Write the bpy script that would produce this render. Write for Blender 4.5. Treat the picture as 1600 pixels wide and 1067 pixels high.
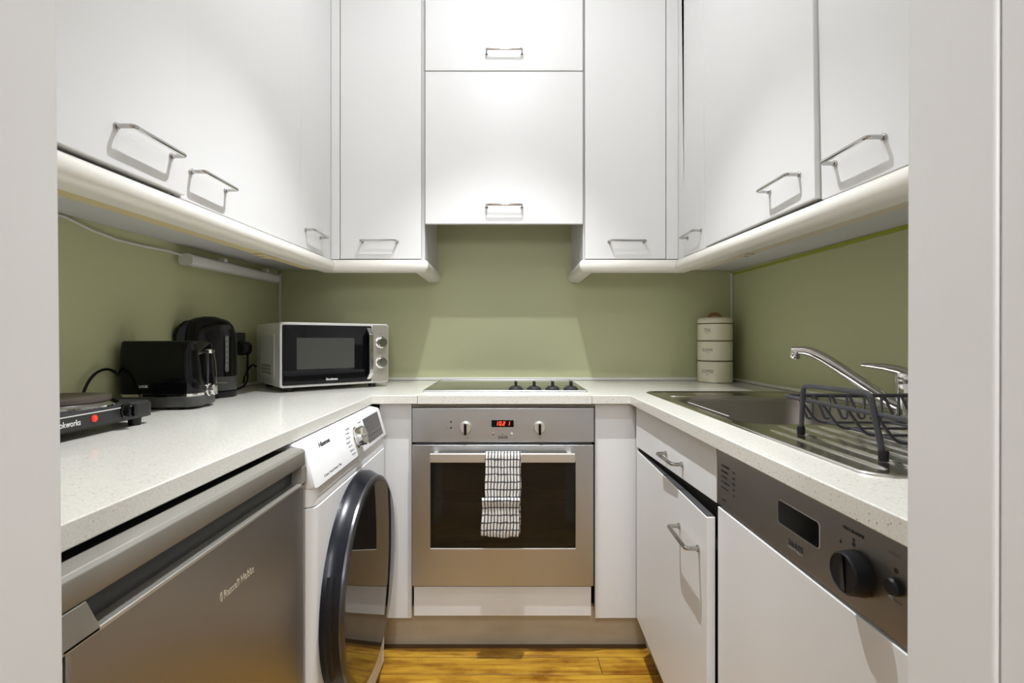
import bpy, bmesh, math, random
from mathutils import Vector, Matrix
random.seed(7)
PI = math.pi
for o in list(bpy.data.objects):
    bpy.data.objects.remove(o, do_unlink=True)
SC = bpy.context.scene
COL = SC.collection
H = 1.04      # all heights below are measured from a datum 1.04 m above the floor

# ------------------------------------------------------------------ camera
cd = bpy.data.cameras.new('camera')
cam = bpy.data.objects.new('camera', cd); COL.objects.link(cam)
cam.location = (0, 0, H); cam.rotation_euler = (PI/2, 0, 0)
cd.sensor_fit = 'HORIZONTAL'; cd.sensor_width = 36.0
cd.lens = 768/1600*36
cd.shift_x = 9/1600; cd.shift_y = -2.5/1600
cd.clip_start = 0.02
cd.dof.use_dof = True; cd.dof.focus_distance = 1.45; cd.dof.aperture_fstop = 11
SC.camera = cam
# ------------------------------------------------------------------ world, exposure
w = bpy.data.worlds.new('world'); SC.world = w; w.use_nodes = True
w.node_tree.nodes['Background'].inputs[0].default_value = (1, .97, .93, 1)
w.node_tree.nodes['Background'].inputs[1].default_value = 0.05
SC.view_settings.view_transform = 'Standard'; SC.view_settings.look = 'None'
SC.view_settings.gamma = 1; SC.view_settings.use_curve_mapping = False
SC.view_settings.exposure = 0.12
LIGHT_COL = (.955, .985, 1.03)
GLOBE = 32.0          # radiance of the fill globe added in the hall
def lamp(name, loc, power, aim, size, blend=1.0, radius=.010):
    l = bpy.data.lights.new(name, 'SPOT'); l.energy = power; l.color = LIGHT_COL
    l.shadow_soft_size = radius; l.spot_size = math.radians(size); l.spot_blend = blend
    o = bpy.data.objects.new(name, l); COL.objects.link(o)
    o.location = (loc[0], loc[1], loc[2]+H)
    d = Vector(aim)-Vector(loc); o.rotation_euler = d.to_track_quat('-Z', 'Y').to_euler()
    return o
lamp('downlight_beam', (-.008, .81, 1.415), 33, (-.008, 1.95, -.20), 46)
lamp('downlight_beam', (-.008, 1.24, 1.415), 152, (-.05, 1.15, -1.0), 84)
lamp('hall_fill_beam', (0, -1.2, 1.40), 75, (0, -1.2, -1), 170)  # unseen fill spot added in the hall, without a fitting

# ------------------------------------------------------------------ materials
MATS = {}
def mat(name, col, rough=.5, metal=0., **kw):
    m = bpy.data.materials.new(name); m.use_nodes = True
    b = m.node_tree.nodes['Principled BSDF']
    b.inputs['Base Color'].default_value = (*col, 1)
    b.inputs['Roughness'].default_value = rough
    b.inputs['Metallic'].default_value = metal
    for k, v in kw.items():
        b.inputs[k].default_value = v
    MATS[name] = m
    return m
def nd(m, typ, **kw):
    n = m.node_tree.nodes.new(typ)
    for k, v in kw.items(): setattr(n, k, v)
    return n
def ln(m, a, b): m.node_tree.links.new(a, b)
def bsdf(m): return m.node_tree.nodes['Principled BSDF']
def coords(m, scale=(1, 1, 1), src='Object'):
    t = nd(m, 'ShaderNodeTexCoord'); mp = nd(m, 'ShaderNodeMapping')
    mp.inputs['Scale'].default_value = scale
    ln(m, t.outputs[src], mp.inputs[0]); return mp.outputs[0]
def noise(m, vec, scale, detail=3, rough=.5):
    n = nd(m, 'ShaderNodeTexNoise'); n.inputs['Scale'].default_value = scale
    n.inputs['Detail'].default_value = detail; n.inputs['Roughness'].default_value = rough
    ln(m, vec, n.inputs['Vector']); return n.outputs['Fac']
def ramp(m, fac, stops):
    r = nd(m, 'ShaderNodeValToRGB'); e = r.color_ramp.elements
    while len(e) < len(stops): e.new(.5)
    for el, (p, c) in zip(e, stops):
        el.position = p; el.color = (*c, 1) if len(c) == 3 else c
    ln(m, fac, r.inputs[0]); return r.outputs[0]
def bump(m, fac, strength, dist=.002):
    b = nd(m, 'ShaderNodeBump'); b.inputs['Strength'].default_value = strength
    b.inputs['Distance'].default_value = dist
    ln(m, fac, b.inputs['Height']); ln(m, b.outputs[0], bsdf(m).inputs['Normal'])
def math_(m, op, a, b=None):
    n = nd(m, 'ShaderNodeMath', operation=op)
    for i, v in enumerate((a, b)):
        if v is None: continue
        if isinstance(v, (int, float)): n.inputs[i].default_value = v
        else: ln(m, v, n.inputs[i])
    return n.outputs[0]

WHITE = mat('white_laminate', (.76, .755, .745), .38)
bump(WHITE, noise(WHITE, coords(WHITE), 60, 2), .03)
WHITE_IN = mat('white_carcass', (.66, .65, .64), .5)
PAINT = mat('white_gloss_paint', (.76, .75, .735), .35)
bump(PAINT, noise(PAINT, coords(PAINT, (40, 40, 3)), 1.0, 4), .25, .003)
CREAM = mat('cream_pelmet', (.80, .77, .70), .3)
BATTEN = mat('varnished_batten', (.62, .52, .27), .5)
BATTENP = mat('pale_batten', (.60, .53, .40), .5)
GREEN = mat('sage_green_paint', (.53, .54, .315), .45)
bump(GREEN, noise(GREEN, coords(GREEN), 90, 3), .03)
WALLW = mat('white_wall_paint', (.72, .71, .69), .6)
bump(WALLW, noise(WALLW, coords(WALLW), 80, 3), .05)
CEIL = mat('ceiling_paint', (.82, .81, .79), .7)
bump(CEIL, noise(CEIL, coords(CEIL), 70, 2), .04)
SEAL = mat('white_sealant', (.72, .71, .64), .4)
TAPE = mat('lime_green_tape', (.34, .38, .03), .5)
PLINTH = mat('beige_plinth', (.42, .34, .22), .5)
ln(PLINTH, ramp(PLINTH, noise(PLINTH, coords(PLINTH, (1, 1, 3)), 9, 6), [(.35, (.50, .43, .32)), (.7, (.57, .50, .38))]), bsdf(PLINTH).inputs['Base Color'])
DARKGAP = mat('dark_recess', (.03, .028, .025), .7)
BEIGE = mat('beige_board', (.35, .29, .21), .6)

QUARTZ = mat('speckled_quartz', (.8, .77, .7), .16)
q = QUARTZ; qc = coords(q)
vo = nd(q, 'ShaderNodeTexVoronoi'); vo.inputs['Scale'].default_value = 260; ln(q, qc, vo.inputs['Vector'])
sepv = nd(q, 'ShaderNodeSeparateColor'); ln(q, vo.outputs['Color'], sepv.inputs[0])
small = math_(q, 'LESS_THAN', vo.outputs['Distance'], .34)
pick = math_(q, 'GREATER_THAN', sepv.outputs[0], .86)
spk = math_(q, 'MULTIPLY', small, pick)
mx = nd(q, 'ShaderNodeMix', data_type='RGBA')
ln(q, math_(q, 'MULTIPLY', spk, math_(q, 'MULTIPLY', sepv.outputs[1], .70)), mx.inputs['Factor'])
ln(q, ramp(q, noise(q, qc, 330, 2), [(.35, (.68, .655, .585)), (.65, (.765, .745, .685))]), mx.inputs[6])
mx.inputs[7].default_value = (.20, .15, .08, 1)
ln(q, mx.outputs[2], bsdf(q).inputs['Base Color'])

def brushed(name, col, rough, scale, strength=.06):
    m = mat(name, col, rough, 1.0)
    n = noise(m, coords(m, scale), 1.0, 3)
    bump(m, n, strength, .001)
    return m
STEELX = brushed('brushed_steel_x', (.53, .54, .55), .36, (2, 2, 2600), .05)
STEELY = brushed('brushed_steel_y', (.40, .375, .345), .33, (2, 2, 2600), .05)
STEELD = brushed('dark_brushed_steel', (.40, .385, .355), .34, (2, 2, 2600), .05)
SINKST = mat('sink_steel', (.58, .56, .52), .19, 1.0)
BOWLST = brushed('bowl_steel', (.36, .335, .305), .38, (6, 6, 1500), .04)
RIBST = mat('polished_rib', (.90, .88, .84), .18, 1.0)
CHROME = mat('chrome', (.74, .73, .72), .08, 1.0)
HANDLE = mat('handle_chrome', (.50, .49, .48), .16, 1.0)
DARKCH = mat('dark_chrome', (.11, .11, .115), .22, .8)
ALU = mat('satin_aluminium', (.66, .63, .57), .38, .85)
GREYMET = mat('grey_metallic_paint', (.30, .285, .25), .38, .35)
SILVER = mat('silver_paint', (.78, .77, .74), .36, .25)
SILVERW = mat('pale_silver_trim', (.74, .73, .70), .3, .3)
BLACKG = mat('black_gloss', (.003, .003, .004), .07, 0, **{'Specular IOR Level': .30})
BLACKM = mat('black_matt', (.008, .008, .010), .40, 0, **{'Specular IOR Level': .3})
DGREY = mat('dark_grey_plastic', (.024, .024, .025), .38, 0, **{'Specular IOR Level': .4})
GREYPL = mat('grey_plastic', (.055, .055, .055), .45)
RACKM = mat('charcoal_coated_wire', (.042, .042, .047), .38)
APPL = mat('white_appliance', (.82, .82, .82), .28)
BLUEBLK = mat('blue_black_plastic', (.006, .007, .012), .28, 0, **{'Specular IOR Level': .35})
DOORGL = mat('dark_door_glass', (.012, .011, .011), .03, 0, **{'IOR': 2.3})
HOBGL = mat('hob_glass', (.012, .012, .011), .06, 0, **{'IOR': 1.75})
SCREEN = mat('display_black', (.004, .004, .004), .15, 0, **{'Specular IOR Level': .2})
WSCREEN = mat('smoked_display', (.085, .08, .078), .3)
INK = mat('black_print', (.02, .02, .02), .6)
INKG = mat('grey_print', (.22, .21, .2), .6)
INKW = mat('white_print', (.75, .74, .72), .6)
INKB = mat('pale_bronze_print', (.45, .40, .30), .5)
TINCR = mat('cream_enamel', (.88, .835, .65), .3)
BRASSY = mat('dark_seam_metal', (.14, .11, .05), .35, .6)
WOODH = mat('bent_wood', (.32, .17, .05), .45)
ln(WOODH, ramp(WOODH, noise(WOODH, coords(WOODH, (10, 80, 80)), 3, 4), [(.3, (.25, .12, .03)), (.7, (.40, .22, .07))]), bsdf(WOODH).inputs['Base Color'])
RED = mat('red_indicator', (.75, .04, .015), .2); RED.node_tree.nodes['Principled BSDF'].inputs['Emission Color'].default_value = (1, .05, .02, 1)
bsdf(RED).inputs['Emission Strength'].default_value = .15
DIGIT = mat('red_digits', (.8, .02, .01), .4); bsdf(DIGIT).inputs['Emission Color'].default_value = (1, .06, .02, 1)
bsdf(DIGIT).inputs['Emission Strength'].default_value = 3.0
LENS = mat('lamp_lens', (1, 1, 1), .4); bsdf(LENS).inputs['Emission Color'].default_value = (*LIGHT_COL, 1)
bsdf(LENS).inputs['Emission Strength'].default_value = 350.0
CASTIRON = mat('cast_iron_plate', (.095, .075, .065), .42, .3)
STRIPW = mat('white_plastic', (.70, .68, .66), .4)
BURGLASS = mat('oven_glass', (.02, .018, .015), .04)
# oven pane: dark tinted glass that lets a little of the cavity show through
b = bsdf(BURGLASS); tr = nd(BURGLASS, 'ShaderNodeBsdfTransparent'); tr.inputs[0].default_value = (.72, .64, .50, 1)
mxs = nd(BURGLASS, 'ShaderNodeMixShader'); mxs.inputs[0].default_value = .45
ln(BURGLASS, b.outputs[0], mxs.inputs[1]); ln(BURGLASS, tr.outputs[0], mxs.inputs[2])
ln(BURGLASS, mxs.outputs[0], BURGLASS.node_tree.nodes['Material Output'].inputs[0])
CAVITY = mat('oven_enamel', (.05, .045, .036), .4)
GAUGE = mat('gauge_plastic', (.16, .165, .17), .25)

WOOD = mat('oak_floor', (.5, .3, .1), .33)
oi = nd(WOOD, 'ShaderNodeObjectInfo')
wc = nd(WOOD, 'ShaderNodeTexCoord'); wadd = nd(WOOD, 'ShaderNodeVectorMath', operation='ADD')
wmul = nd(WOOD, 'ShaderNodeVectorMath', operation='SCALE'); ln(WOOD, oi.outputs['Random'], wmul.inputs['Scale'])
wmul.inputs[0].default_value = (7, 13, 5)
ln(WOOD, wc.outputs['Object'], wadd.inputs[0]); ln(WOOD, wmul.outputs[0], wadd.inputs[1])
wmp = nd(WOOD, 'ShaderNodeMapping'); wmp.inputs['Scale'].default_value = (3, 38, 38); ln(WOOD, wadd.outputs[0], wmp.inputs[0])
g1 = noise(WOOD, wmp.outputs[0], 1.6, 8, .65)
wcol = ramp(WOOD, g1, [(.28, (.24, .095, .008)), (.5, (.50, .265, .025)), (.75, (.66, .40, .045))])
stain = nd(WOOD, 'ShaderNodeMix', data_type='RGBA', blend_type='MULTIPLY'); stain.inputs['Factor'].default_value = 1
smp = nd(WOOD, 'ShaderNodeMapping'); smp.inputs['Scale'].default_value = (3.5, 9, 1); ln(WOOD, wadd.outputs[0], smp.inputs[0])
ln(WOOD, ramp(WOOD, noise(WOOD, smp.outputs[0], 1.5, 5, .6), [(.36, (.50, .36, .20)), (.52, (1, 1, 1))]), stain.inputs[7]); ln(WOOD, wcol, stain.inputs[6])
hv = nd(WOOD, 'ShaderNodeHueSaturation'); ln(WOOD, stain.outputs[2], hv.inputs['Color'])
mr = nd(WOOD, 'ShaderNodeMapRange'); ln(WOOD, oi.outputs['Random'], mr.inputs[0]); mr.inputs[3].default_value = .74; mr.inputs[4].default_value = 1.02
ln(WOOD, mr.outputs[0], hv.inputs['Value']); ln(WOOD, hv.outputs[0], bsdf(WOOD).inputs['Base Color'])
bump(WOOD, g1, .06)

DARKBROWN = mat('dark_brown_strip', (.11, .055, .018), .45)
DARKBROWN_N = noise(DARKBROWN, coords(DARKBROWN, (4, 60, 60)), 2, 5); bump(DARKBROWN, DARKBROWN_N, .1)
TOWEL = mat('checked_cotton', (.8, .78, .74), .9)
tuv = nd(TOWEL, 'ShaderNodeUVMap'); sx = nd(TOWEL, 'ShaderNodeSeparateXYZ'); ln(TOWEL, tuv.outputs[0], sx.inputs[0])
wob = noise(TOWEL, coords(TOWEL), 60, 2)
def stripe(src, n, width):
    a = math_(TOWEL, 'ADD', math_(TOWEL, 'MULTIPLY', src, n), math_(TOWEL, 'MULTIPLY', wob, .35))
    f = math_(TOWEL, 'FRACT', a)
    return math_(TOWEL, 'LESS_THAN', f, width)
s1 = stripe(sx.outputs[0], 100, .37); s2 = stripe(sx.outputs[1], 43, .20)
both = math_(TOWEL, 'ADD', math_(TOWEL, 'MULTIPLY', s1, .62), math_(TOWEL, 'MULTIPLY', s2, .55))
ln(TOWEL, ramp(TOWEL, math_(TOWEL, 'MINIMUM', both, 1), [(0, (.80, .78, .73)), (.6, (.085, .08, .085)), (1, (.02, .02, .025))]), bsdf(TOWEL).inputs['Base Color'])
bump(TOWEL, noise(TOWEL, coords(TOWEL), 420, 2), .5, .002)

# ------------------------------------------------------------------ mesh helpers
def fillet(pts, r, n=4):
    pts = [Vector(p) for p in pts]; out = [pts[0]]
    for i in range(1, len(pts)-1):
        p = pts[i]; a = pts[i-1]-p; c = pts[i+1]-p
        rr = min(r, a.length*.49, c.length*.49)
        p0 = p+a.normalized()*rr; p1 = p+c.normalized()*rr
        for k in range(n+1):
            t = k/n; out.append((1-t)**2*p0+2*t*(1-t)*p+t*t*p1)
    out.append(pts[-1]); return out
def rrect(hx, hy, r, n=5):
    out = []
    r = min(r, hx*.999, hy*.999)
    for cx, cy, a0 in ((hx-r, hy-r, 0), (-hx+r, hy-r, PI/2), (-hx+r, -hy+r, PI), (hx-r, -hy+r, 1.5*PI)):
        for k in range(n+1):
            a = a0+PI/2*k/n; out.append((cx+r*math.cos(a), cy+r*math.sin(a)))
    return out

class MB:
    def __init__(s): s.bm = bmesh.new(); s.uv = None
    def face(s, vs):
        try: return s.bm.faces.new(vs)
        except ValueError: return None
    def hexa(s, p):   # 8 points: bottom loop then top loop
        v = [s.bm.verts.new(q) for q in p]
        for f in ((3, 2, 1, 0), (4, 5, 6, 7), (0, 1, 5, 4), (1, 2, 6, 5), (2, 3, 7, 6), (3, 0, 4, 7)):
            s.face([v[i] for i in f])
        return s
    def box(s, x0, x1, y0, y1, z0, z1):
        return s.hexa([(x0, y0, z0), (x1, y0, z0), (x1, y1, z0), (x0, y1, z0), (x0, y0, z1), (x1, y0, z1), (x1, y1, z1), (x0, y1, z1)])
    def loft(s, loops, cap0=True, cap1=True, closed=True):
        L = [[s.bm.verts.new(p) for p in lp] for lp in loops]; n = len(L[0])
        for a, c in zip(L, L[1:]):
            for i in range(n if closed else n-1):
                j = (i+1) % n; s.face([a[i], a[j], c[j], c[i]])
        if cap0: s.face(L[0][::-1])
        if cap1: s.face(L[-1])
        return s
    def prism(s, poly, axis, a0, a1):
        def P(u, v, a):
            return {'x': (a, u, v), 'y': (u, a, v), 'z': (u, v, a)}[axis]
        return s.loft([[P(u, v, a0) for u, v in poly], [P(u, v, a1) for u, v in poly]])
    def tube(s, pts, r, seg=10, closed=False, flat=1.0):
        pts = [Vector(p) for p in pts]; n = len(pts)
        rs = r if isinstance(r, (list, tuple)) else [r]*n
        tang = []
        for i in range(n):
            if closed: t = pts[(i+1) % n]-pts[i-1]
            else: t = pts[min(i+1, n-1)]-pts[max(i-1, 0)]
            tang.append(t.normalized())
        up = Vector((0, 0, 1)) if abs(tang[0].z) < .9 else Vector((1, 0, 0))
        u = (up-tang[0]*up.dot(tang[0])).normalized(); loops = []
        for i in range(n):
            u = (u-tang[i]*u.dot(tang[i])).normalized(); v = tang[i].cross(u)
            loops.append([pts[i]+(u*math.cos(2*PI*k/seg)*flat+v*math.sin(2*PI*k/seg))*rs[i] for k in range(seg)])
        if closed: loops.append(loops[0])
        s.loft(loops, not closed, not closed)
        if closed: bmesh.ops.remove_doubles(s.bm, verts=s.bm.verts, dist=1e-6)
        return s
    def lathe(s, prof, c=(0, 0, 0), axis='z', seg=40, sy=1.0):
        loops = []
        for r, h in prof:
            lp = []
            for k in range(seg):
                a = 2*PI*k/seg; u, v = r*math.cos(a), r*math.sin(a)
                p = {'z': (u, v, h), 'x': (h, u, v), 'y': (v, h, u), '-x': (-h, v, u), '-y': (u, -h, v)}[axis]
                lp.append((c[0]+p[0], c[1]+p[1], c[2]+p[2]))
            loops.append(lp)
        return s.loft(loops)
    def map(s, fn):
        for v in s.bm.verts: v.co = fn(v.co)
        return s
    def xf(s, M):
        bmesh.ops.transform(s.bm, matrix=M, verts=s.bm.verts); return s

def obj(name, mb, m, parent=None, loc=None, bevel=0, seg=2, local=False, smooth=35, label=None, kind=None, cat=None, group=None):
    me = bpy.data.meshes.new(name)
    bm = mb.bm
    bmesh.ops.recalc_face_normals(bm, faces=bm.faces)
    bm.to_mesh(me); bm.free()
    if not local:
        me.transform(Matrix.Translation((0, 0, H)))
        if parent is not None:
            base = parent
            while base.parent: base = base.parent
            me.transform(Matrix.Translation(-Vector(base.location)))
    o = bpy.data.objects.new(name, me); COL.objects.link(o)
    if parent is not None: o.parent = parent
    elif loc is not None:
        L = Vector((loc[0], loc[1], loc[2]+H)); me.transform(Matrix.Translation(-L)); o.location = L
    me.materials.append(m)
    if smooth:
        for p in me.polygons: p.use_smooth = True
        me.set_sharp_from_angle(angle=math.radians(smooth))
    if bevel:
        md = o.modifiers.new('bevel', 'BEVEL'); md.width = bevel; md.segments = seg
        md.limit_method = 'ANGLE'; md.angle_limit = math.radians(40); md.harden_normals = True
    if label: o['label'] = label
    if kind: o['kind'] = kind
    if cat: o['category'] = cat
    if group: o['group'] = group
    return o
def thing(name, label, cat, loc, rz=0, group=None):
    o = bpy.data.objects.new(name, None); COL.objects.link(o)
    o.location = (loc[0], loc[1], loc[2]+H); o.rotation_euler = (0, 0, rz)
    o['label'] = label; o['category'] = cat
    if group: o['group'] = group
    return o
def struct(name, mb, m, parent=None, **kw):
    return obj(name, mb, m, parent, kind=None if parent else 'structure', **kw)
FACE = {'-y': ((1, 0, 0), (0, 0, 1)), '+x': ((0, 1, 0), (0, 0, 1)), '-x': ((0, -1, 0), (0, 0, 1))}
def text(name, s, corner, wd, ht, face, m, parent, local=False, depth=.0004, up=None, bold=0.0):
    """flat raised print, lower-left at corner, wd x ht, facing the given side"""
    cu = bpy.data.curves.new('lettering', 'FONT'); cu.body = s; cu.size = 1; cu.extrude = 0.01; cu.offset = bold
    cu.resolution_u = 3
    t = bpy.data.objects.new('lettering_curve', cu); COL.objects.link(t)
    dg = bpy.context.evaluated_depsgraph_get()
    me = bpy.data.meshes.new_from_object(t.evaluated_get(dg))
    bpy.data.objects.remove(t); bpy.data.curves.remove(cu)
    xs = [v.co.x for v in me.vertices]; ys = [v.co.y for v in me.vertices]
    x0, y0 = min(xs), min(ys); kx = wd/(max(xs)-x0); ky = ht/(max(ys)-y0)
    R = Vector(FACE[face][0]); U = Vector(up) if up else Vector(FACE[face][1]); U.normalize(); N = R.cross(U)
    c = Vector(corner)
    mb = MB(); mb.bm.from_mesh(me); bpy.data.meshes.remove(me)
    mb.map(lambda p: c+R*((p.x-x0)*kx)+U*((p.y-y0)*ky)+N*(p.z/.01*depth))
    return obj(name, mb, m, parent, local=local, smooth=0)

def bow(parent, p0, p1, out, r=.0042, stand=.030, fn=None, local=False):
    p0, p1, out = Vector(p0), Vector(p1), Vector(out)
    if fn: p0, p1 = fn(p0), fn(p1)
    mb = MB().tube(fillet([p0-out*.002, p0+out*stand, p1+out*stand, p1-out*.002], .008, 5), r, 10)
    mb.tube([p0, p0+out*.004], r*1.5, 10).tube([p1, p1+out*.004], r*1.5, 10)
    return obj('handle', mb, HANDLE, parent, local=local, label='chrome bow handle')

# ------------------------------------------------------------------ room shell
fl = struct('floor', MB().box(-1.7, 1.7, -3.2, 2.25, -1.09, -1.052), BEIGE, loc=(0, 0, -1.052))
yy = -.46; row = 0
rows = [.086, .083, .09, .085]
def plank(x0, x1, y0, y1):
    dz = random.uniform(-.0004, .0004)
    obj('plank', MB().box(x0, x1, y0, y1-.0022, -1.0515, -1.04+dz), WOOD, fl, bevel=.0012, seg=1)
obj('edge_strip', MB().box(-.62, .62, 1.662, 1.70, -1.0515, -1.0398), DARKBROWN, fl)  # darker brown strip between the planks and the plinth
edges = [1.6612, 1.6136, 1.53, 1.447]
while edges[-1] > -.5: edges.append(edges[-1]-random.choice(rows))
for i in range(len(edges)-1):
    y1, y0 = edges[i], edges[i+1]
    cuts = [[-.62, .62], [-.62, .30, .62], [-.62, .62], [-.62, -.30, .62], [-.62, .05, .62]][i % 5]
    for a, c in zip(cuts, cuts[1:]): plank(a, c-.0012, y0, y1)
hf = obj('floorboards', MB(), WOOD, fl, kind='stuff') if False else None
mb = MB(); y = edges[-1]
while y > -3.1:
    x = -1.7+random.uniform(-.6, 0)
    while x < 1.7:
        l = random.uniform(.7, 1.1); mb.box(max(x, -1.7), min(x+l, 1.7)-.002, y-.088, y-.0016, -1.0515, -1.04); x += l
    y -= .088
obj('floorboards', mb, WOOD, fl, kind='stuff')

struct('ceiling', MB().box(-1.7, 1.7, -3.2, 2.25, 1.46, 1.50), CEIL, loc=(0, 0, 1.46))
struct('wall_back', MB().box(-1.06, 1.06, 2.207, 2.25, -1.052, 1.46), GREEN, loc=(0, 2.207, -1.04))
struct('wall_left', MB().box(-1.06, -1.02, .43, 2.207, -1.052, 1.46), GREEN, loc=(-1.02, 1.3, -1.04))
struct('wall_right', MB().box(1.014, 1.06, .43, 2.207, -1.052, 1.46), GREEN, loc=(1.014, 1.3, -1.04))
struct('wall_front', MB().box(-1.7, -.424, .30, .428, -1.052, 1.46).box(.384, 1.7, .30, .428, -1.052, 1.46).box(-.424, .384, .30, .428, 1.02, 1.46), WALLW, loc=(0, .38, -1.04))
struct('wall_hall_left', MB().box(-1.75, -1.7, -3.2, .43, -1.052, 1.46), WALLW, loc=(-1.7, -1, -1.04))
struct('wall_hall_right', MB().box(1.7, 1.75, -3.2, .43, -1.052, 1.46), WALLW, loc=(1.7, -1, -1.04))
struct('wall_hall_end', MB().box(-1.75, 1.75, -3.25, -3.2, -1.052, 1.46), WALLW, loc=(0, -3.2, -1.04))
# doorway lining, with the rebate on the hall side
dr = bpy.data.objects.new('door_1', None); COL.objects.link(dr); dr.location = (0, .4, 0); dr['kind'] = 'structure'
k = .0100
YJ, YR, YS = .430, .2900, .3515     # kitchen face, hall face, rebate step
def lining(xf, xb, step):
    mb = MB()
    for y0, y1, d in ((YS, YJ, 0), (YR, YS, step)):
        mb.hexa([(xb, y0, -1.04), (xf(-1.04)+d, y0, -1.04), (xf(-1.04)+d, y1, -1.04), (xb, y1, -1.04),
                 (xb, y0, 1.02), (xf(1.02)+d, y0, 1.02), (xf(1.02)+d, y1, 1.02), (xb, y1, 1.02)])
    return mb
obj('jamb', lining(lambda z: -.3895-k*z, -.425, -.003), PAINT, dr, bevel=.003, seg=3)
obj('jamb', lining(lambda z: .3500+.002*z, .385, .002), PAINT, dr, bevel=.003, seg=3)
obj('head_lining', MB().box(-.40, .37, .29, .43, .99, 1.02), PAINT, dr, bevel=.003)

# corner strips, sealant beads and the green tape
struct('trim_1', MB().box(-1.0195, -1.007, 2.194, 2.2065, -.18, .30), SEAL, bevel=.003, loc=(-1.013, 2.2, -.18))
struct('trim_2', MB().box(1.003, 1.0135, 2.194, 2.2065, -.18, .30), SEAL, bevel=.003, loc=(1.01, 2.2, -.18))
struct('trim_3', MB().box(-1.007, 1.003, 2.193, 2.2065, -.1805, -.167), SEAL, bevel=.004, seg=3, loc=(0, 2.2, -.1805))
struct('trim_4', MB().box(1.001, 1.0135, .48, 2.193, -.1805, -.168), SEAL, bevel=.004, seg=3, loc=(1.01, 1.3, -.1805))
struct('trim_5', MB().box(-1.0195, -1.007, .48, 2.193, -.1805, -.168), SEAL, bevel=.004, seg=3, loc=(-1.01, 1.3, -.1805))
struct('trim_6', MB().hexa([(1.010, .5, .274), (1.0138, .5, .274), (1.0138, 2.193, .288), (1.010, 2.193, .288), (1.010, .5, .2875), (1.0138, .5, .2875), (1.0138, 2.193, .297), (1.010, 2.193, .297)]), TAPE, loc=(1.012, 1.3, .28))

# ------------------------------------------------------------------ worktop
def grid_slab(xs, ys, inside, z0, z1):
    mb = MB(); V = {}
    def vert(i, j, z):
        if (i, j, z) not in V: V[(i, j, z)] = mb.bm.verts.new((xs[i], ys[j], z))
        return V[(i, j, z)]
    nx, ny = len(xs)-1, len(ys)-1
    ins = lambda i, j: 0 <= i < nx and 0 <= j < ny and inside(i, j)
    for i in range(nx):
        for j in range(ny):
            if not ins(i, j): continue
            for z, fl_ in ((z1, 0), (z0, 1)):
                f = [vert(i, j, z), vert(i+1, j, z), vert(i+1, j+1, z), vert(i, j+1, z)]
                mb.face(f[::-1] if fl_ else f)
            for (a, c, di, dj) in (((i, j), (i+1, j), 0, -1), ((i+1, j), (i+1, j+1), 1, 0), ((i+1, j+1), (i, j+1), 0, 1), ((i, j+1), (i, j), -1, 0)):
                if not ins(i+di, j+dj):
                    mb.face([vert(*a, z0), vert(*c, z0), vert(*c, z1), vert(*a, z1)])
    return mb
wt = thing('worktop', 'pale speckled stone worktop wrapping three sides of the kitchen', 'worktop', (0, 1.9, -.21))
ZT, ZB = -.181, -.2095
obj('slab', grid_slab([-1.019, -.436, -.2905], [.436, 1.603, 2.206], lambda i, j: not (i == 1 and j == 0), ZB, ZT), QUARTZ, wt, bevel=.0022, seg=2)
obj('slab', MB().box(-.2895, .2795, 1.603, 2.206, ZB, ZT), QUARTZ, wt, bevel=.0012, seg=1)
obj('slab', grid_slab([.2805, .403, .50, .955, 1.0125], [.436, .655, 1.69, 1.603 if False else 1.695, 2.206][:2]+[1.603, 1.69, 2.206],
    lambda i, j: not (i == 0 and j in (0, 1)) and not (i == 2 and j in (1, 2)), ZB, ZT), QUARTZ, wt, bevel=.0022, seg=2)

# ------------------------------------------------------------------ upper cabinets
def U(p):
    p = Vector(p); return Vector((p.x, p.y+.030*(p.z-.29), p.z+.0205*(p.y-1.85)))
TOP = 1.40
GU = 'white wall cabinets'
def side_cab(label, side, y0, y1, hy, hz, proud=0., gapb=0.0, dy0=None):
    s = -1 if side == 'left' else 1
    xf = -.66 if s < 0 else .648
    xw = -1.018 if s < 0 else 1.012
    a, c = sorted((xf+s*.0205, xw))
    t = thing('wall_cabinet', label, 'cabinet', ((xf+xw)/2, (y0+y1)/2, .30), 0, GU)
    obj('carcass', MB().box(a, c, y0+.0008, min(y1, 2.2)-.0008, .304, TOP).map(U), WHITE_IN, t)
    f0, f1 = xf, xf+s*.0185
    g = .0013
    yb = min(y1, 1.776 if s < 0 else 1.79)
    zb = .3045+(.0045 if proud else 0)
    # a door hung slightly proud shows its lower edge
    P = proud*(-s)
    d = MB().hexa([(f0+P, y0+g, zb), (f1+P, y0+g, zb), (f1, yb-g, zb), (f0, yb-g, zb), (f0+P*.3, y0+g, TOP), (f1+P*.3, y0+g, TOP), (f1, yb-g, TOP), (f0, yb-g, TOP)]) if proud and s > 0 else \
        MB().hexa([(f0+P, y0+g, zb), (f1+P, y0+g, zb), (f1+P, yb-g, zb), (f0+P, yb-g, zb), (f0, y0+g, TOP), (f1, y0+g, TOP), (f1, yb-g, TOP), (f0, yb-g, TOP)])
    dd = obj('door', d.map(U), WHITE, t, bevel=.0022, seg=2)
    px = xf+P*.8
    bow(dd, (px, hy[0], hz), (px, hy[1], hz), (-s, 0, 0))
    return t
side_cab('white wall cabinet on the left nearest the doorway, its door edge standing proud', 'left', .436, .9958, (.820, .9546), .357, .010)
side_cab('wide middle white wall cabinet on the left, above the toaster', 'left', .9958, 1.570, (1.028, 1.1546), .352)
side_cab('narrow white wall cabinet in the left corner, above the kettle', 'left', 1.570, 2.2, (1.614, 1.742), .362)
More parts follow.
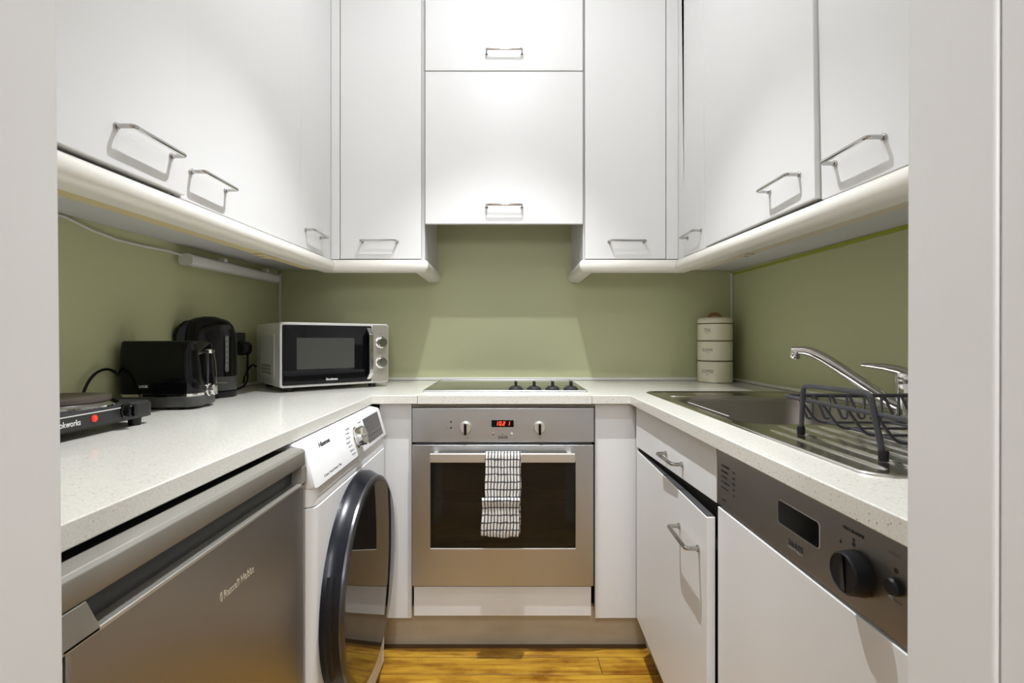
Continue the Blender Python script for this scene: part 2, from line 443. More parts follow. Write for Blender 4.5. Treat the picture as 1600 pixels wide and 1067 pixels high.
side_cab('white wall cabinet on the right nearest the doorway, above the drainer', 'right', .436, 1.0115, (.842, .968), .3475)
side_cab('wide white wall cabinet on the right with a slightly open door, above the sink', 'right', 1.0115, 1.600, (1.069, 1.1934), .360, .012)
side_cab('narrow white wall cabinet in the right corner, beside the tins', 'right', 1.600, 2.2, (1.6317, 1.753), .3635)
# corner posts
obj('corner_post', MB().box(-.6595, -.627, 1.85, 1.868, .304, TOP).box(-.678, -.6602, 1.778, 1.868, .302, TOP), WHITE, loc=(-.65, 1.85, .302), bevel=.0015,
    label='white corner post between the left and back wall cabinets', cat='cabinet filler', group='cabinet corner posts')
obj('corner_post', MB().box(.603, .6475, 1.85, 1.868, .304, TOP).box(.648, .666, 1.792, 1.868, .302, TOP), WHITE, loc=(.64, 1.85, .302), bevel=.0015,
    label='white corner post between the right and back wall cabinets', cat='cabinet filler', group='cabinet corner posts')
def back_cab(label, x0, x1, d0, d1, hx):
    t = thing('wall_cabinet', label, 'cabinet', ((x0+x1)/2, 2.03, .304), 0, GU)
    obj('carcass', MB().box(x0, x1, 1.8695, 2.2055, .3045, TOP), WHITE_IN, t, bevel=.001)
    dd = obj('door', MB().box(d0, d1, 1.85, 1.868, .305, TOP), WHITE, t, bevel=.002)
    bow(dd, (hx-.066, 1.85, .369), (hx+.066, 1.85, .369), (0, -1, 0))
back_cab('tall narrow white wall cabinet left of the hood, above the microwave', -.6585, -.309, -.6245, -.3205, -.476)
back_cab('tall narrow white wall cabinet right of the hood, above the hob knobs', .2915, .646, .297, .6005, .453)
t = thing('hood_cabinet', 'central white cabinet with two lift-up flaps over the hob', 'cabinet', (-.008, 2.03, .436), 0, GU)
obj('carcass', MB().box(-.3065, .2895, 1.8695, 2.2055, .60, TOP), WHITE_IN, t)
d1 = obj('door', MB().box(-.305, .2885, 1.849, 1.867, .4365, 1.0095), WHITE, t, bevel=.002)
bow(d1, (-.074, 1.849, .501), (.059, 1.849, .501), (0, -1, 0))
d2 = obj('door', MB().box(-.305, .2885, 1.849, 1.867, 1.0135, TOP), WHITE, t, bevel=.002)
bow(d2, (-.074, 1.849, 1.077), (.059, 1.849, 1.077), (0, -1, 0))
obj('extractor', MB().box(-.26, .245, 1.90, 2.16, .585, .60), DGREY, t, bevel=.002)

# pelmets: half-round light rails under the cabinets
def pel_prof(depth=.03):
    pr = [(-depth, .302), (0.0, .302)]
    for i in range(9):
        a = PI/2-PI*i/8; pr.append((.003+.021*math.cos(a), .2795+.0225*math.sin(a)))
    pr += [(-depth, .257)]
    return pr
GP = 'cream light rails'
def pelmet_side(side, label, bm_):
    s = 1 if side == 'left' else -1; xf = -.66 if s > 0 else .648
    t = thing('pelmet', label, 'pelmet', (xf, 1.2, .25), 0, GP)
    pr = [(u-.006, z) for u, z in pel_prof()]
    obj('rail', MB().loft([[(xf+s*u, .436, z) for u, z in pr], [(xf+s*u, 1.8494-u, z) for u, z in pr]]).map(U), CREAM, t)
    a, c = sorted((xf-s*.0365, xf-s*.075))
    obj('batten', MB().box(a, c, .436, 1.80, .259, .3035).map(U), bm_, t)
    a, c = sorted((xf-s*.040, xf-s*.070))
    obj('bracket', MB().box(a, c, 1.42, 1.50, .2545, .2592).box(a+.008, c-.008, 1.44, 1.455, .2505, .2546).map(U), bm_, t, bevel=.001)
pelmet_side('left', 'long rounded cream pelmet under the left wall cabinets', BATTEN)
pelmet_side('right', 'long rounded cream pelmet under the right wall cabinets', BATTENP)
def pelmet_back(label, xc, ret, s):
    t = thing('pelmet', label, 'pelmet', ((xc+ret)/2, 1.85, .25), 0, GP)
    pr = [(u-.006, z) for u, z in pel_prof()]
    obj('rail', MB().loft([[(xc+s*(u+.0006), 1.85-u, z) for u, z in pr], [(ret+s*(u-.0004), 1.85-u, z) for u, z in pr]]), CREAM, t)
    obj('return_rail', MB().loft([[(ret+s*(u+.0004), 1.85-u, z) for u, z in pr], [(ret+s*u, 2.2055, z) for u, z in pr]]), CREAM, t)
pelmet_back('short rounded cream pelmet under the cabinet left of the hood', -.66, -.309, 1)
pelmet_back('short rounded cream pelmet under the cabinet right of the hood', .648, .2915, -1)

# under-cabinet strip light, with its white flex
t = thing('strip_light', 'slim white strip light under the left wall cabinets', 'light', (-.985, 1.8, .25))
def UL(p): return U((p[0], p[1], p[2]))
sl = MB().loft([[(-.985+x, y, .272+z+.0) for x, z in rrect(.021, .017, .012, 4)] for y in (1.515, 2.085)])
obj('housing', sl.map(lambda p: Vector((p.x, p.y, p.z-.012+.0205*(p.y-2.1)))), STRIPW, t)
for y0 in (1.509, 2.085):
    obj('end_cap', MB().loft([[(-.985+x, y, .260+z+.0205*(y-2.1)) for x, z in rrect(.022, .018, .012, 4)] for y in (y0, y0+.006)]), SILVERW, t)
obj('clip', MB().box(-.995, -.975, 1.70, 1.72, .266, .2815), STRIPW, t)
obj('clip', MB().box(-.995, -.975, 2.0, 2.02, .270, .288), STRIPW, t)
obj('flex', MB().tube([(-1.012, .60, .277), (-1.012, .8, .276), (-1.0125, 1.00, .279), (-1.0125, 1.125, .282), (-1.0125, 1.2, .268), (-1.0125, 1.28, .260), (-1.0125, 1.38, .2615), (-1.01, 1.46, .2655), (-.995, 1.51, .2600)], .0032, 6), STRIPW, t)

# ------------------------------------------------------------------ base units, back
struct('baseboard_back', MB().box(-.60, .60, 1.68, 1.70, -1.04, -.91), PLINTH, loc=(0, 1.69, -1.04))
obj('filler_panel', MB().box(-.42, -.3135, 1.63, 1.648, -.923, -.2105), WHITE, loc=(-.37, 1.64, -.923), bevel=.0015,
    label='white filler panel between the washing machine and the oven', cat='panel', group='filler panels beside the oven')
obj('filler_panel', MB().box(.2945, .4395, 1.63, 1.648, -.923, -.2105), WHITE, loc=(.36, 1.64, -.923), bevel=.0015,
    label='white filler panel between the oven and the drawer unit', cat='panel', group='filler panels beside the oven')
obj('infill_panel', MB().box(-.304, .2795, 1.618, 1.636, -.9085, -.812), WHITE, loc=(-.01, 1.627, -.9085), bevel=.0015,
    label='long low white panel below the oven', cat='panel')
obj('spacer_board', MB().box(-.3125, .2935, 1.634, 1.65, -.2225, -.2105).box(.272, .276, 1.630, 1.634, -.2225, -.2105), BEIGE, loc=(0, 1.64, -.2225),
    label='thin beige spacer strip between worktop and oven', cat='panel')

ov = thing('oven', 'built-in stainless steel oven with a dark glass door', 'oven', (-.01, 1.85, -.81))
obj('body', MB().box(-.303, .282, 1.665, 2.15, -.80, -.66).box(-.303, .282, 1.665, 2.15, -.41, -.226).box(-.303, -.25, 1.665, 2.15, -.66, -.41).box(.229, .282, 1.665, 2.15, -.66, -.41).box(-.25, .229, 2.0, 2.15, -.66, -.41).box(-.302, .281, 1.626, 1.664, -.345, -.333), CAVITY, ov)
cp = obj('control_panel', MB().box(-.308, .2875, 1.610, 1.664, -.3345, -.2235), STEELX, ov, bevel=.0015)
def oven_knob(px, z):
    kb = obj('knob', MB().lathe([(.0205, 0), (.0205, .003), (.0185, .010), (.017, .0115)], (px, 1.610, z), '-y', 28), ALU, cp)
    obj('grip', MB().loft([[(px+x*f, 1.5985-d, z+zz*f) for x, zz in rrect(.0042, .0185, .004, 4)] for d, f in ((0, 1), (.009, 1), (.012, .8))]).map(lambda p: Vector((p.x, p.y, p.z-.003))), BLACKG, kb)
oven_knob(-.1330, -.287); oven_knob(.1090, -.287)
ds = obj('display', MB().box(-.0485, .0245, 1.6085, 1.612, -.2855, -.262), SCREEN, cp, bevel=.0005)
def seven(ch):
    seg = {'1': 'bc', '0': 'abcdef', '2': 'abged'}[ch]; return seg
def digit(mb, x, ch):
    wd, ht, th = .0072, .0125, .0016; z0 = -.280
    S = {'a': (0, wd, ht-th, ht), 'g': (0, wd, ht/2-th/2, ht/2+th/2), 'd': (0, wd, 0, th), 'b': (wd-th, wd, ht/2, ht), 'c': (wd-th, wd, 0, ht/2), 'f': (0, th, ht/2, ht), 'e': (0, th, 0, ht/2)}
    for c in seven(ch):
        a, b_, c0, c1 = S[c]
        sh = lambda z: .16*z
        mb.hexa([(x+a+sh(c0), 1.6080, z0+c0), (x+b_+sh(c0), 1.6080, z0+c0), (x+b_+sh(c0), 1.6086, z0+c0), (x+a+sh(c0), 1.6086, z0+c0),
                 (x+a+sh(c1), 1.6080, z0+c1), (x+b_+sh(c1), 1.6080, z0+c1), (x+b_+sh(c1), 1.6086, z0+c1), (x+a+sh(c1), 1.6086, z0+c1)])
dm = MB()
for x, ch in ((-.036, '1'), (-.0245, '0'), (-.0125, '2'), (.003, '1')): digit(dm, x, ch)
dm.box(-.0156, -.0138, 1.608, 1.6086, -.280, -.2782)
obj('clock_digits', dm, DIGIT, ds, smooth=0)
for i, x in enumerate((-.0425, -.0125, .0185)):
    obj('button', MB().lathe([(.0042, 0), (.0042, .004), (.003, .0055)], (x, 1.610, -.3085), '-y', 16), CHROME if i < 2 else ALU, cp)
for z in (-.2685, -.2880):
    obj('indicator', MB().lathe([(.0035, 0), (.003, .0008)], (-.181, 1.6102, z), '-y', 16), INK, cp)
text('lettering', 'ZANUSSI', (-.0275, 1.6099, -.3235), .032, .009, '-y', INK, cp, bold=.03)
text('lettering', 'ELECTROLUX', (-.0275, 1.6099, -.3285), .032, .0025, '-y', INKG, cp)
text('lettering', '1', (-.192, 1.6099, -.271), .0015, .005, '-y', INKG, cp)
text('lettering', '2', (-.194, 1.6099, -.290), .0035, .005, '-y', INKG, cp)
text('lettering', 'o', (-.131, 1.6099, -.324), .006, .006, '-y', INKG, cp)
text('lettering', 'o', (.107, 1.6099, -.324), .006, .006, '-y', INKG, cp)
text('lettering', '+', (-.057, 1.6099, -.270), .004, .004, '-y', INKG, cp)
text('lettering', '-', (-.057, 1.6099, -.281), .004, .0014, '-y', INKG, cp)
text('lettering', '+', (.030, 1.6099, -.270), .004, .004, '-y', INKG, cp)
text('lettering', '-', (.030, 1.6099, -.281), .004, .0014, '-y', INKG, cp)
dX0, dX1, wX0, wX1, wz0, wz1 = -.308, .285, -.2480, .2265, -.6830, -.3955
od = obj('door', grid_slab([dX0, wX0, wX1, dX1], [-.8045, wz0, wz1, -.3435], lambda i, j: not (i == 1 and j == 1), 0, 1).map(lambda p: Vector((p.x, 1.606+.05*p.z, p.y))), STEELX, ov, bevel=.0012)
obj('window', MB().box(wX0, wX1, 1.609, 1.613, wz0, wz1), BURGLASS, od)
obj('glass_edge', MB().box(wX0, wX1, 1.6062, 1.6092, wz0-.0002, wz0+.0016), SILVERW, od)
rk = MB()
for z in (-.515, -.555):
    rk.tube([(-.24, 1.68, z), (.22, 1.68, z)], .0030, 6)
    for i in range(14): rk.tube([(-.235+i*.0345, 1.70, z), (-.235+i*.0345, 1.98, z)], .0012, 5)
obj('rack', rk, CHROME, ov)
oh = MB().box(-.243, .219, 1.557, 1.571, -.3895, -.3610)
obj('handle', oh, ALU, od, bevel=.0025, seg=3, label='flat satin bar handle')
obj('handle_post', MB().box(-.236, -.222, 1.571, 1.606, -.384, -.366), ALU, od, bevel=.001)
obj('handle_post', MB().box(.198, .212, 1.571, 1.606, -.384, -.366), ALU, od, bevel=.001)

# tea towel over the oven handle
def towel():
    mb = MB(); bm = mb.bm; uvl = bm.loops.layers.uv.new('UVMap'); store = []
    def sheet(path, x0, x1, seed, amp, v0=0., skew=0., ragged=0.):
        nu = 34; rows_ = []; L = 0; prev = None
        for i, (y, z) in enumerate(path):
            if prev: L += math.hypot(y-prev[0], z-prev[1])
            prev = (y, z); rowv = []
            for j in range(nu+1):
                u = j/nu; x = x0+(x1-x0)*u
                dep = min(1, max(0, (-.37-z)/.08))
                wv = amp*dep*(math.sin(u*9+seed+z*14)+.55*math.sin(u*21+seed*2-z*25)+.35*math.sin(z*90+u*4+seed))
                xx = x+skew*(z+.36)+.0012*math.sin(z*60+seed+u*3)*dep
                zz = z+(ragged*(math.sin(u*6+1)*.6+math.sin(u*17)*.3) if i >= len(path)-3 else 0)
                rowv.append((bm.verts.new((xx, y-abs(wv)-.001*dep, zz)), u*(x1-x0), v0+L))
            rows_.append(rowv)
        for a, c in zip(rows_, rows_[1:]):
            for j in range(nu):
                q_ = [a[j], a[j+1], c[j+1], c[j]]
                f = bm.faces.new([t_[0] for t_ in q_])
                for lp, t_ in zip(f.loops, q_): lp[uvl].uv = (t_[1], t_[2])
    path = [(1.586, -.50+.02*i) for i in range(7)]+[(1.584, -.366), (1.576, -.3585), (1.565, -.3578), (1.556, -.3595), (1.5535, -.366)]
    z = -.38
    while z > -.615: path.append((1.552-.002*math.sin(z*22), z)); z -= .008
    sheet(path, -.0665, .0465, 1.0, .0016, 0, .010)
    p2 = [(1.549, -.520), (1.5485, -.508), (1.547, -.500), (1.5435, -.4965), (1.5395, -.499), (1.5385, -.506), (1.5405, -.514)]
    z = -.522
    while z > -.612: p2.append((1.543-.0015*math.sin(z*40), z)); z -= .007
    p2 += [(1.5435, -.6155), (1.545, -.619), (1.549, -.620)]
    sheet(p2, -.0735, .0445, 2.3, .0014, .01, .024, .004)
    return mb
tw = obj('tea_towel', towel(), TOWEL, loc=(-.01, 1.56, -.62), smooth=80, label='black and white checked tea towel folded over the oven handle', cat='towel')
sd = tw.modifiers.new('thickness', 'SOLIDIFY'); sd.thickness = .0022; sd.offset = 0

# hob
hb = thing('hob', 'black glass electric hob with four knobs set in the worktop', 'hob', (-.005, 1.93, -.181))
obj('frame', grid_slab([-.292, -.283, .274, .283], [1.708, 1.717, 2.172, 2.181], lambda i, j: not (i == 1 and j == 1), -.181, -.1752), STEELX, hb, bevel=.0015)
obj('glass', MB().box(-.283, .274, 1.717, 2.172, -.181, -.1765), HOBGL, hb)
for i, px in enumerate((.0345, .100, .166, .232)):
    kb = obj('knob', MB().lathe([(.026, 0), (.026, .003), (.018, .010), (.013, .012)], (px, 1.765, -.1765), 'z', 28), DGREY, hb)
    obj('grip', MB().loft([[(px+x*f, 1.765+y, -.1645+d) for x, y in rrect(.0048, .017, .003, 3)] for d, f in ((-.004, 1.1), (.014, 1), (.016, .8))]), BLACKM, kb)

# ------------------------------------------------------------------ fridge (left, nearest)
fr = thing('fridge', 'undercounter fridge with a brushed grey steel door', 'fridge', (-.7, .7, -1.04))
obj('body', MB().box(-.985, -.432, .446, .985, -1.02, -.222), DGREY, fr, bevel=.003)
fd = obj('door', MB().box(-.430, -.405, .454, .984, -.985, -.2875), STEELD, fr, bevel=.003, seg=3)
obj('top_cap', MB().prism([(-.432, -.2495), (-.4035, -.2495), (-.4025, -.2475), (-.4030, -.2225), (-.4075, -.2175), (-.432, -.2160)], 'y', .444, .985), GREYMET, fd, bevel=.0012, label='grey rounded cap along the door top')
obj('grip_recess', MB().box(-.430, -.4225, .446, .984, -.2885, -.2490), DGREY, fd)
obj('grip_lip', MB().box(-.428, -.4025, .446, .985, -.2885, -.2835), ALU, fd, bevel=.001)
obj('grip_end', MB().prism([(.4450, -.2880), (.4880, -.2880), (.4875, -.2835), (.4715, -.2505), (.4450, -.2505)], 'x', -.424, -.4025), GREYMET, fd, bevel=.001)
obj('grip_end', MB().prism([(.966, -.2880), (.985, -.2880), (.985, -.2505), (.970, -.2505)], 'x', -.424, -.4025), GREYMET, fd, bevel=.001)
obj('lettering', MB().tube([(-.4048, .6985+.0028*math.cos(a), -.3655+.0065*math.sin(a)*(1 if True else 0)) for a in [2*PI*i/20 for i in range(20)]], .0004, 5, True).tube([(-.4048, .6985+.0016*math.sin(2*a), -.3655+.0045*math.cos(a)) for a in [2*PI*i/20 for i in range(20)]], .0004, 5, True), INKB, fd)
text('lettering', 'Russell Hobbs', (-.4049, .7055, -.3720), .083, .0115, '+x', INKB, fd)
for y in (.48, .94): obj('foot', MB().lathe([(.018, 0), (.016, .02)], (-.46, y, -1.04), 'z', 16), BLACKM, fr)

# ------------------------------------------------------------------ washing machine
wm = thing('washing_machine', 'white front-loading washing machine with a round dark glass door', 'washing machine', (-.68, 1.29, -1.04))
lp = lambda z, x1, y0, y1: [(( -.97+x1)/2+x, (y0+y1)/2+y, z) for x, y in rrect((x1+.97)/2, (y1-y0)/2, .022, 5)]
obj('body', MB().loft([lp(-1.025, -.390, 1.0, 1.588), lp(-.3445, -.390, 1.0, 1.588)]), APPL, wm, bevel=.002)
obj('upper_shell', MB().loft([lp(-.3430, -.392, 1.0, 1.588), lp(-.300, -.392, 1.0, 1.588)]), APPL, wm, bevel=.002)
pn = MB()
prof = [(-.60, -.306), (-.394, -.306), (-.3865, -.303), (-.3875, -.296), (-.4085, -.2225), (-.4125, -.2180), (-.436, -.2125), (-.60, -.2125)]
ym = 1.294
pl_ = []
for y, sc in ((1.000, .955), (1.003, .985), (1.010, 1.0), (1.578, 1.0), (1.585, .985), (1.588, .955)):
    cx, cz = -.50, -.262
    pl_.append([(cx+(x-cx)*(.9+.1*(sc-.955)/.045 if sc < 1 else 1), y, cz+(z-cz)*sc) for x, z in prof])
pan = obj('control_panel', pn.loft(pl_), APPL, wm, smooth=40)
sl_dir = Vector((-.4085+.3875, 0, -.2225+.296)).normalized()
def on_panel(y, z, off=0.0):
    tt = (z+.296)/(.0735); return Vector((-.3875-.021*tt+off*.961, y, z+off*.275))
def panel_quad(name, y0, y1, z0, z1, off0, off1, m, parent):
    return obj(name, MB().hexa([on_panel(y0, z0, off0), on_panel(y1, z0, off0), on_panel(y1, z0, off1), on_panel(y0, z0, off1), on_panel(y0, z1, off0), on_panel(y1, z1, off0), on_panel(y1, z1, off1), on_panel(y0, z1, off1)]), m, parent, smooth=0)
dsp = panel_quad('display', 1.392, 1.548, -.2935, -.2255, -.002, .0006, WSCREEN, pan)
for i in range(6): panel_quad('display_mark', 1.40+i*.024, 1.414+i*.024, -.272, -.2695, .0006, .0008, INKG, dsp)
panel_quad('display_line', 1.393, 1.547, -.2765, -.2757, .0006, .0008, INK, dsp)
for i in range(5): panel_quad('display_mark', 1.41+i*.028, 1.42+i*.028, -.287, -.283, .0006, .0008, INKG, dsp)
kc = on_panel(1.307, -.2590)
N_ = Vector((.961, 0, .275)); A_ = Vector((0, 1, 0)); B_ = N_.cross(A_)
def disc(prof_, seg=36):
    return MB().loft([[kc+N_*h+(A_*math.cos(2*PI*k_/seg)+B_*math.sin(2*PI*k_/seg))*r for k_ in range(seg)] for r, h in prof_])
kb = obj('dial', disc([(.0285, -.001), (.0285, .002), (.026, .004), (.0255, .022), (.023, .0245), (.021, .0235), (.0, .0235)][:6]), CHROME, pan)
obj('dial_face', disc([(.021, .022), (.0205, .0242)]), ALU, kb)
mbk = MB(); c1 = kc+N_*.025
mbk.tube([c1-A_*.017, c1+A_*.017], .0018, 6); obj('pointer', mbk, GREYMET, kb)
upv = -sl_dir if sl_dir.z < 0 else sl_dir
c = on_panel(1.066, -.2335, .0003); text('lettering', 'Hisense', c, .064, .0105, '+x', INK, pan, up=upv, bold=.015)
c = on_panel(1.050, -.2945, .0003); text('lettering', 'Clean Tech Steam 7kg', c, .108, .0062, '+x', INKG, pan, up=upv)
for i, s_ in enumerate(('Cotton', 'Mix', 'Wool', 'Rapid', 'Spin', 'Eco', 'Baby')):
    yy_ = 1.225+.006*abs(i-3); zz_ = -.2265-.0105*i
    c = on_panel(yy_, zz_-.003, .0003); text('lettering', s_, c, .028, .0042, '+x', INKG, pan, up=upv)
    c = on_panel(1.345+.0*i, zz_-.003, .0003)
    if i < 3: text('lettering', s_, c, .026, .004, '+x', INKG, pan, up=upv)
cy, cz = 1.285, -.612
dk = obj('door', MB().lathe([(.2635, -.392), (.2635, -.378), (.257, -.366), (.250, -.352)], (0, cy, cz), 'x', 72), BLUEBLK, wm, label='round door with blue-black rim')
obj('rim', MB().lathe([(.2515, -.353), (.2500, -.348), (.244, -.345), (.236, -.3445), (.236, -.352)], (0, cy, cz), 'x', 72), DARKCH, dk)
obj('door_glass', MB().lathe([(.2365, -.3475), (.2355, -.3445), (.20, -.3425), (.12, -.3395), (.05, -.3383), (.0005, -.338)], (0, cy, cz), 'x', 72), DOORGL, dk, smooth=60)
hm = MB()
arc = lambda r, a: (cy-r*math.cos(a), cz+r*math.sin(a))
pts = [(-.372, *arc(.262, -.42+.84*i/16)) for i in range(17)]
hm.tube(pts, .009, 8, flat=1.0)
obj('door_grip', hm, BLACKM, dk)
for y in (1.05, 1.54): obj('foot', MB().lathe([(.02, 0), (.02, .016)], (-.43, y, -1.04), 'z', 16), BLACKM, wm)
obj('soap_pocket_shade', MB().box(-.3925, -.3905, 1.02, 1.30, -.324, -.3075), WHITE_IN, wm, bevel=.0005)  # grey plate carries the shade of the drawer pocket in its colour

# ------------------------------------------------------------------ drawer unit and dishwasher (right)
bc = thing('base_cabinet', 'white base cabinet with a drawer above a slightly open door', 'cabinet', (.71, 1.28, -.92))
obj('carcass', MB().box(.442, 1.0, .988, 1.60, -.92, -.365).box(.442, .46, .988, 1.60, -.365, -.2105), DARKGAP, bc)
dw_ = obj('drawer', MB().hexa([(.42, .984, -.3265), (.438, .984, -.3265), (.438, 1.588, -.3440), (.42, 1.588, -.3440), (.42, .984, -.2115), (.438, .984, -.2115), (.438, 1.588, -.2115), (.42, 1.588, -.2115)]), WHITE, bc, bevel=.0015)
bow(dw_, (.42, 1.288, -.2975), (.42, 1.170, -.2965), (-1, 0, 0), .0045, .026)
dd = obj('door', MB().hexa([(.402, .986, -.90), (.420, .986, -.90), (.440, 1.588, -.90), (.422, 1.588, -.90), (.402, .986, -.3555), (.420, .986, -.3555), (.440, 1.588, -.3555), (.422, 1.588, -.3555)]), WHITE, bc, bevel=.0022)
obj('chipboard_edge', MB().hexa([(.4035, .988, -.356), (.4195, .988, -.356), (.4395, 1.586, -.356), (.4235, 1.586, -.356), (.4035, .988, -.3550), (.4195, .988, -.3550), (.4395, 1.586, -.3550), (.4235, 1.586, -.3550)]), GREYPL, dd)
bow(dd, (.4085, 1.155, -.437), (.404, 1.030, -.437), (-1, 0, 0), .0048, .028)

dwm = thing('dishwasher', 'integrated dishwasher with a dark steel control panel above a white door', 'dishwasher', (.71, .73, -.92))
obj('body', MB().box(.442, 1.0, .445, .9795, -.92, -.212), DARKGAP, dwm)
cpd = obj('control_panel', MB().box(.4205, .441, .440, .9800, -.3245, -.2115), STEELY, dwm, bevel=.0012)
obj('door', MB().box(.4205, .4385, .440, .9780, -.925, -.3305), WHITE, dwm, bevel=.002)
wy = lambda px, X=.42: X*768/(px-791)
obj('grip_window', MB().loft([[(x, .7095+y_, -.2635+z_) for y_, z_ in rrect(.0500, .0175, .005, 3)] for x in (.4198, .4230)]), SCREEN, cpd)
obj('window_edge', MB().tube([(.4203, .7095+y_, -.2635+z_) for y_, z_ in rrect(.0500, .0175, .005, 3)], .0006, 5, True), SILVER, cpd)
text('lettering', 'ZANUSSI', (.4203, .7325, -.3035), .036, .0085, '-x', INK, cpd, bold=.03)
text('lettering', 'ELECTROLUX', (.4203, .7325, -.3085), .036, .0026, '-x', INKG, cpd)
kx = .4205; ky, kz = .585, -.2775
kb = obj('dial', MB().lathe([(.0255, 0), (.0265, .003), (.0245, .019), (.0225, .021), (.0215, .020)], (kx, ky, kz), '-x', 36), BLACKM, cpd)
obj('grip', MB().hexa([(.400, ky-.0042, kz-.021), (.4005, ky-.0042, kz-.021), (.4005, ky+.0042, kz-.021), (.400, ky+.0042, kz-.021), (.3975, ky-.003, kz+.0205), (.4005, ky-.003, kz+.0205), (.4005, ky+.003, kz+.0205), (.3975, ky+.003, kz+.0205)]), BLACKG, kb, bevel=.001)
obj('button', MB().lathe([(.0098, 0), (.0098, .006), (.0078, .0085)], (kx, .5295, -.2660), '-x', 24), BLACKM, cpd)
text('lettering', 'PROGRAMME', (.4203, .6130, -.2345), .036, .0040, '-x', INK, cpd)
text('lettering', 'ON/OFF', (.4203, .5400, -.2340), .016, .0035, '-x', INKG, cpd)
text('lettering', 'DRAIN', (.4203, .5400, -.2830), .018, .003, '-x', INKG, cpd)
for y_, z_, r_ in ((.5945, -.2420, .0022), (.5945, -.2475, .0030), (.5300, -.2490, .0030), (.566, -.2665, .0020)):
    obj('indicator', MB().lathe([(r_, 0), (r_*.9, .0006)], (kx, y_, z_), '-x', 14), INK, cpd)
for s_, y_, z_ in (('A', .6195, -.2550), ('B', .5675, -.2955), ('C', .590, -.3060)):
    text('lettering', s_, (.4203, y_, z_), .003, .0042, '-x', INK, cpd)
for i, s_ in enumerate(('A INTENSIVE', 'B NORMAL', 'C QUICK', 'D RINSE', 'E ECONOMY')):
    text('lettering', s_, (.4203, .9600, -.2455-.0105*i), .034-.004*(i % 3), .0036, '-x', INK, cpd)
for i, s_ in enumerate(('70', '65', '55', '50', '45')):
    text('lettering', s_, (.4203, .9130, -.2480-.0105*i), .010, .0036, '-x', INK, cpd)
text('lettering', 'DW 650', (.4203, .9590, -.3110), .018, .005, '-x', INK, cpd)
struct('baseboard_right', MB().box(.475, .49, .440, 1.678, -1.04, -.93), PLINTH, loc=(.48, 1.0, -1.04))

# ------------------------------------------------------------------ sink and tap
sk = thing('sink', 'stainless steel inset sink with a ribbed drainer', 'sink', (.72, 1.17, -.19))
SX0, SX1, SY0, SY1 = .478, .968, .640, 1.706
def outline(inset=0., ch=.028):
    a, b_, c0, d_ = SX0+inset, SX1-inset, SY0+inset, SY1-inset
    r = max(ch-inset*.6, .006); pts_ = []
    for cx, cy_, s0, s1 in ((b_, d_, 1, 1), (a, d_, -1, 1), (a, c0, -1, -1), (b_, c0, 1, -1)):
        st = [(cx, cy_-s1*r), (cx-s0*r, cy_)]
        if s0*s1 < 0: st = st[::-1]
        for (x, y) in [st[0], (st[0][0]*.67+st[1][0]*.33+s0*.0015, st[0][1]*.67+st[1][1]*.33+s1*.0015), (st[0][0]*.33+st[1][0]*.67+s0*.0015, st[0][1]*.33+st[1][1]*.67+s1*.0015), st[1]]:
            pts_.append((x, y))
    return pts_
BX, BY, BHX, BHY = .722, 1.2925, .200, .2325
def bowl(hx, hy, r, z): return [(BX+x, BY+y, z) for x, y in rrect(hx, hy, r, 3)]
OUT = outline(0)
mb = MB()
# outline() and rrect(n=3) both give four corners of four points, in the same order
mb.loft([[(x, y, -.1812) for x, y in outline(0)], [(x, y, -.1785) for x, y in outline(.0012)], [(x, y, -.1768) for x, y in outline(.004)], [(x, y, -.1772) for x, y in outline(.0075)], [(x, y, -.1804) for x, y in outline(.0110)], [(x, y, -.1805) for x, y in outline(.0135)],
         bowl(BHX+.016, BHY+.016, .074, -.1805), bowl(BHX+.012, BHY+.012, .072, -.1806), bowl(BHX+.004, BHY+.004, .066, -.1825)], cap0=False, cap1=False)
obj('deck', mb, SINKST, sk, smooth=50)
def bowl2(hx, hy, r, z): return [(BX+x, BY+y, z) for x, y in rrect(hx, hy, r, 8)]
mb = MB().loft([bowl2(BHX+.0055, BHY+.0055, .066, -.1812), bowl2(BHX+.002, BHY+.002, .064, -.1850), bowl2(BHX, BHY, .062, -.190), bowl2(BHX-.008, BHY-.008, .060, -.315), bowl2(BHX-.018, BHY-.018, .055, -.333), bowl2(BHX-.040, BHY-.040, .04, -.340)], cap0=False)
obj('bowl', mb, BOWLST, sk, smooth=50)
obj('drain', MB().lathe([(.042, 0), (.042, .003), (.030, .002), (.028, -.001)], (BX, BY, -.3398), 'z', 28), CHROME, sk)
rd = MB()
for i in range(10):
    x = .530+i*.0415
    y1_ = 1.030 if i else .985
    rd.tube([(x, .685, -.1812), (x, .700, -.1796), (x, y1_-.02, -.1796), (x, y1_, -.1815)], .0021, 8)
obj('drainer_ribs', rd, RIBST, sk)
obj('ledge', MB().loft([[(.725+x, 1.615+y, z) for x, y in rrect(hx, hy, .02, 4)] for hx, hy, z in ((.205, .055, -.1808), (.203, .053, -.1782), (.196, .046, -.1775), (.190, .040, -.1795))]), SINKST, sk)
obj('overflow_strip', MB().box(.5235, .5275, 1.16, 1.42, -.1806, -.1795), SILVERW, sk)

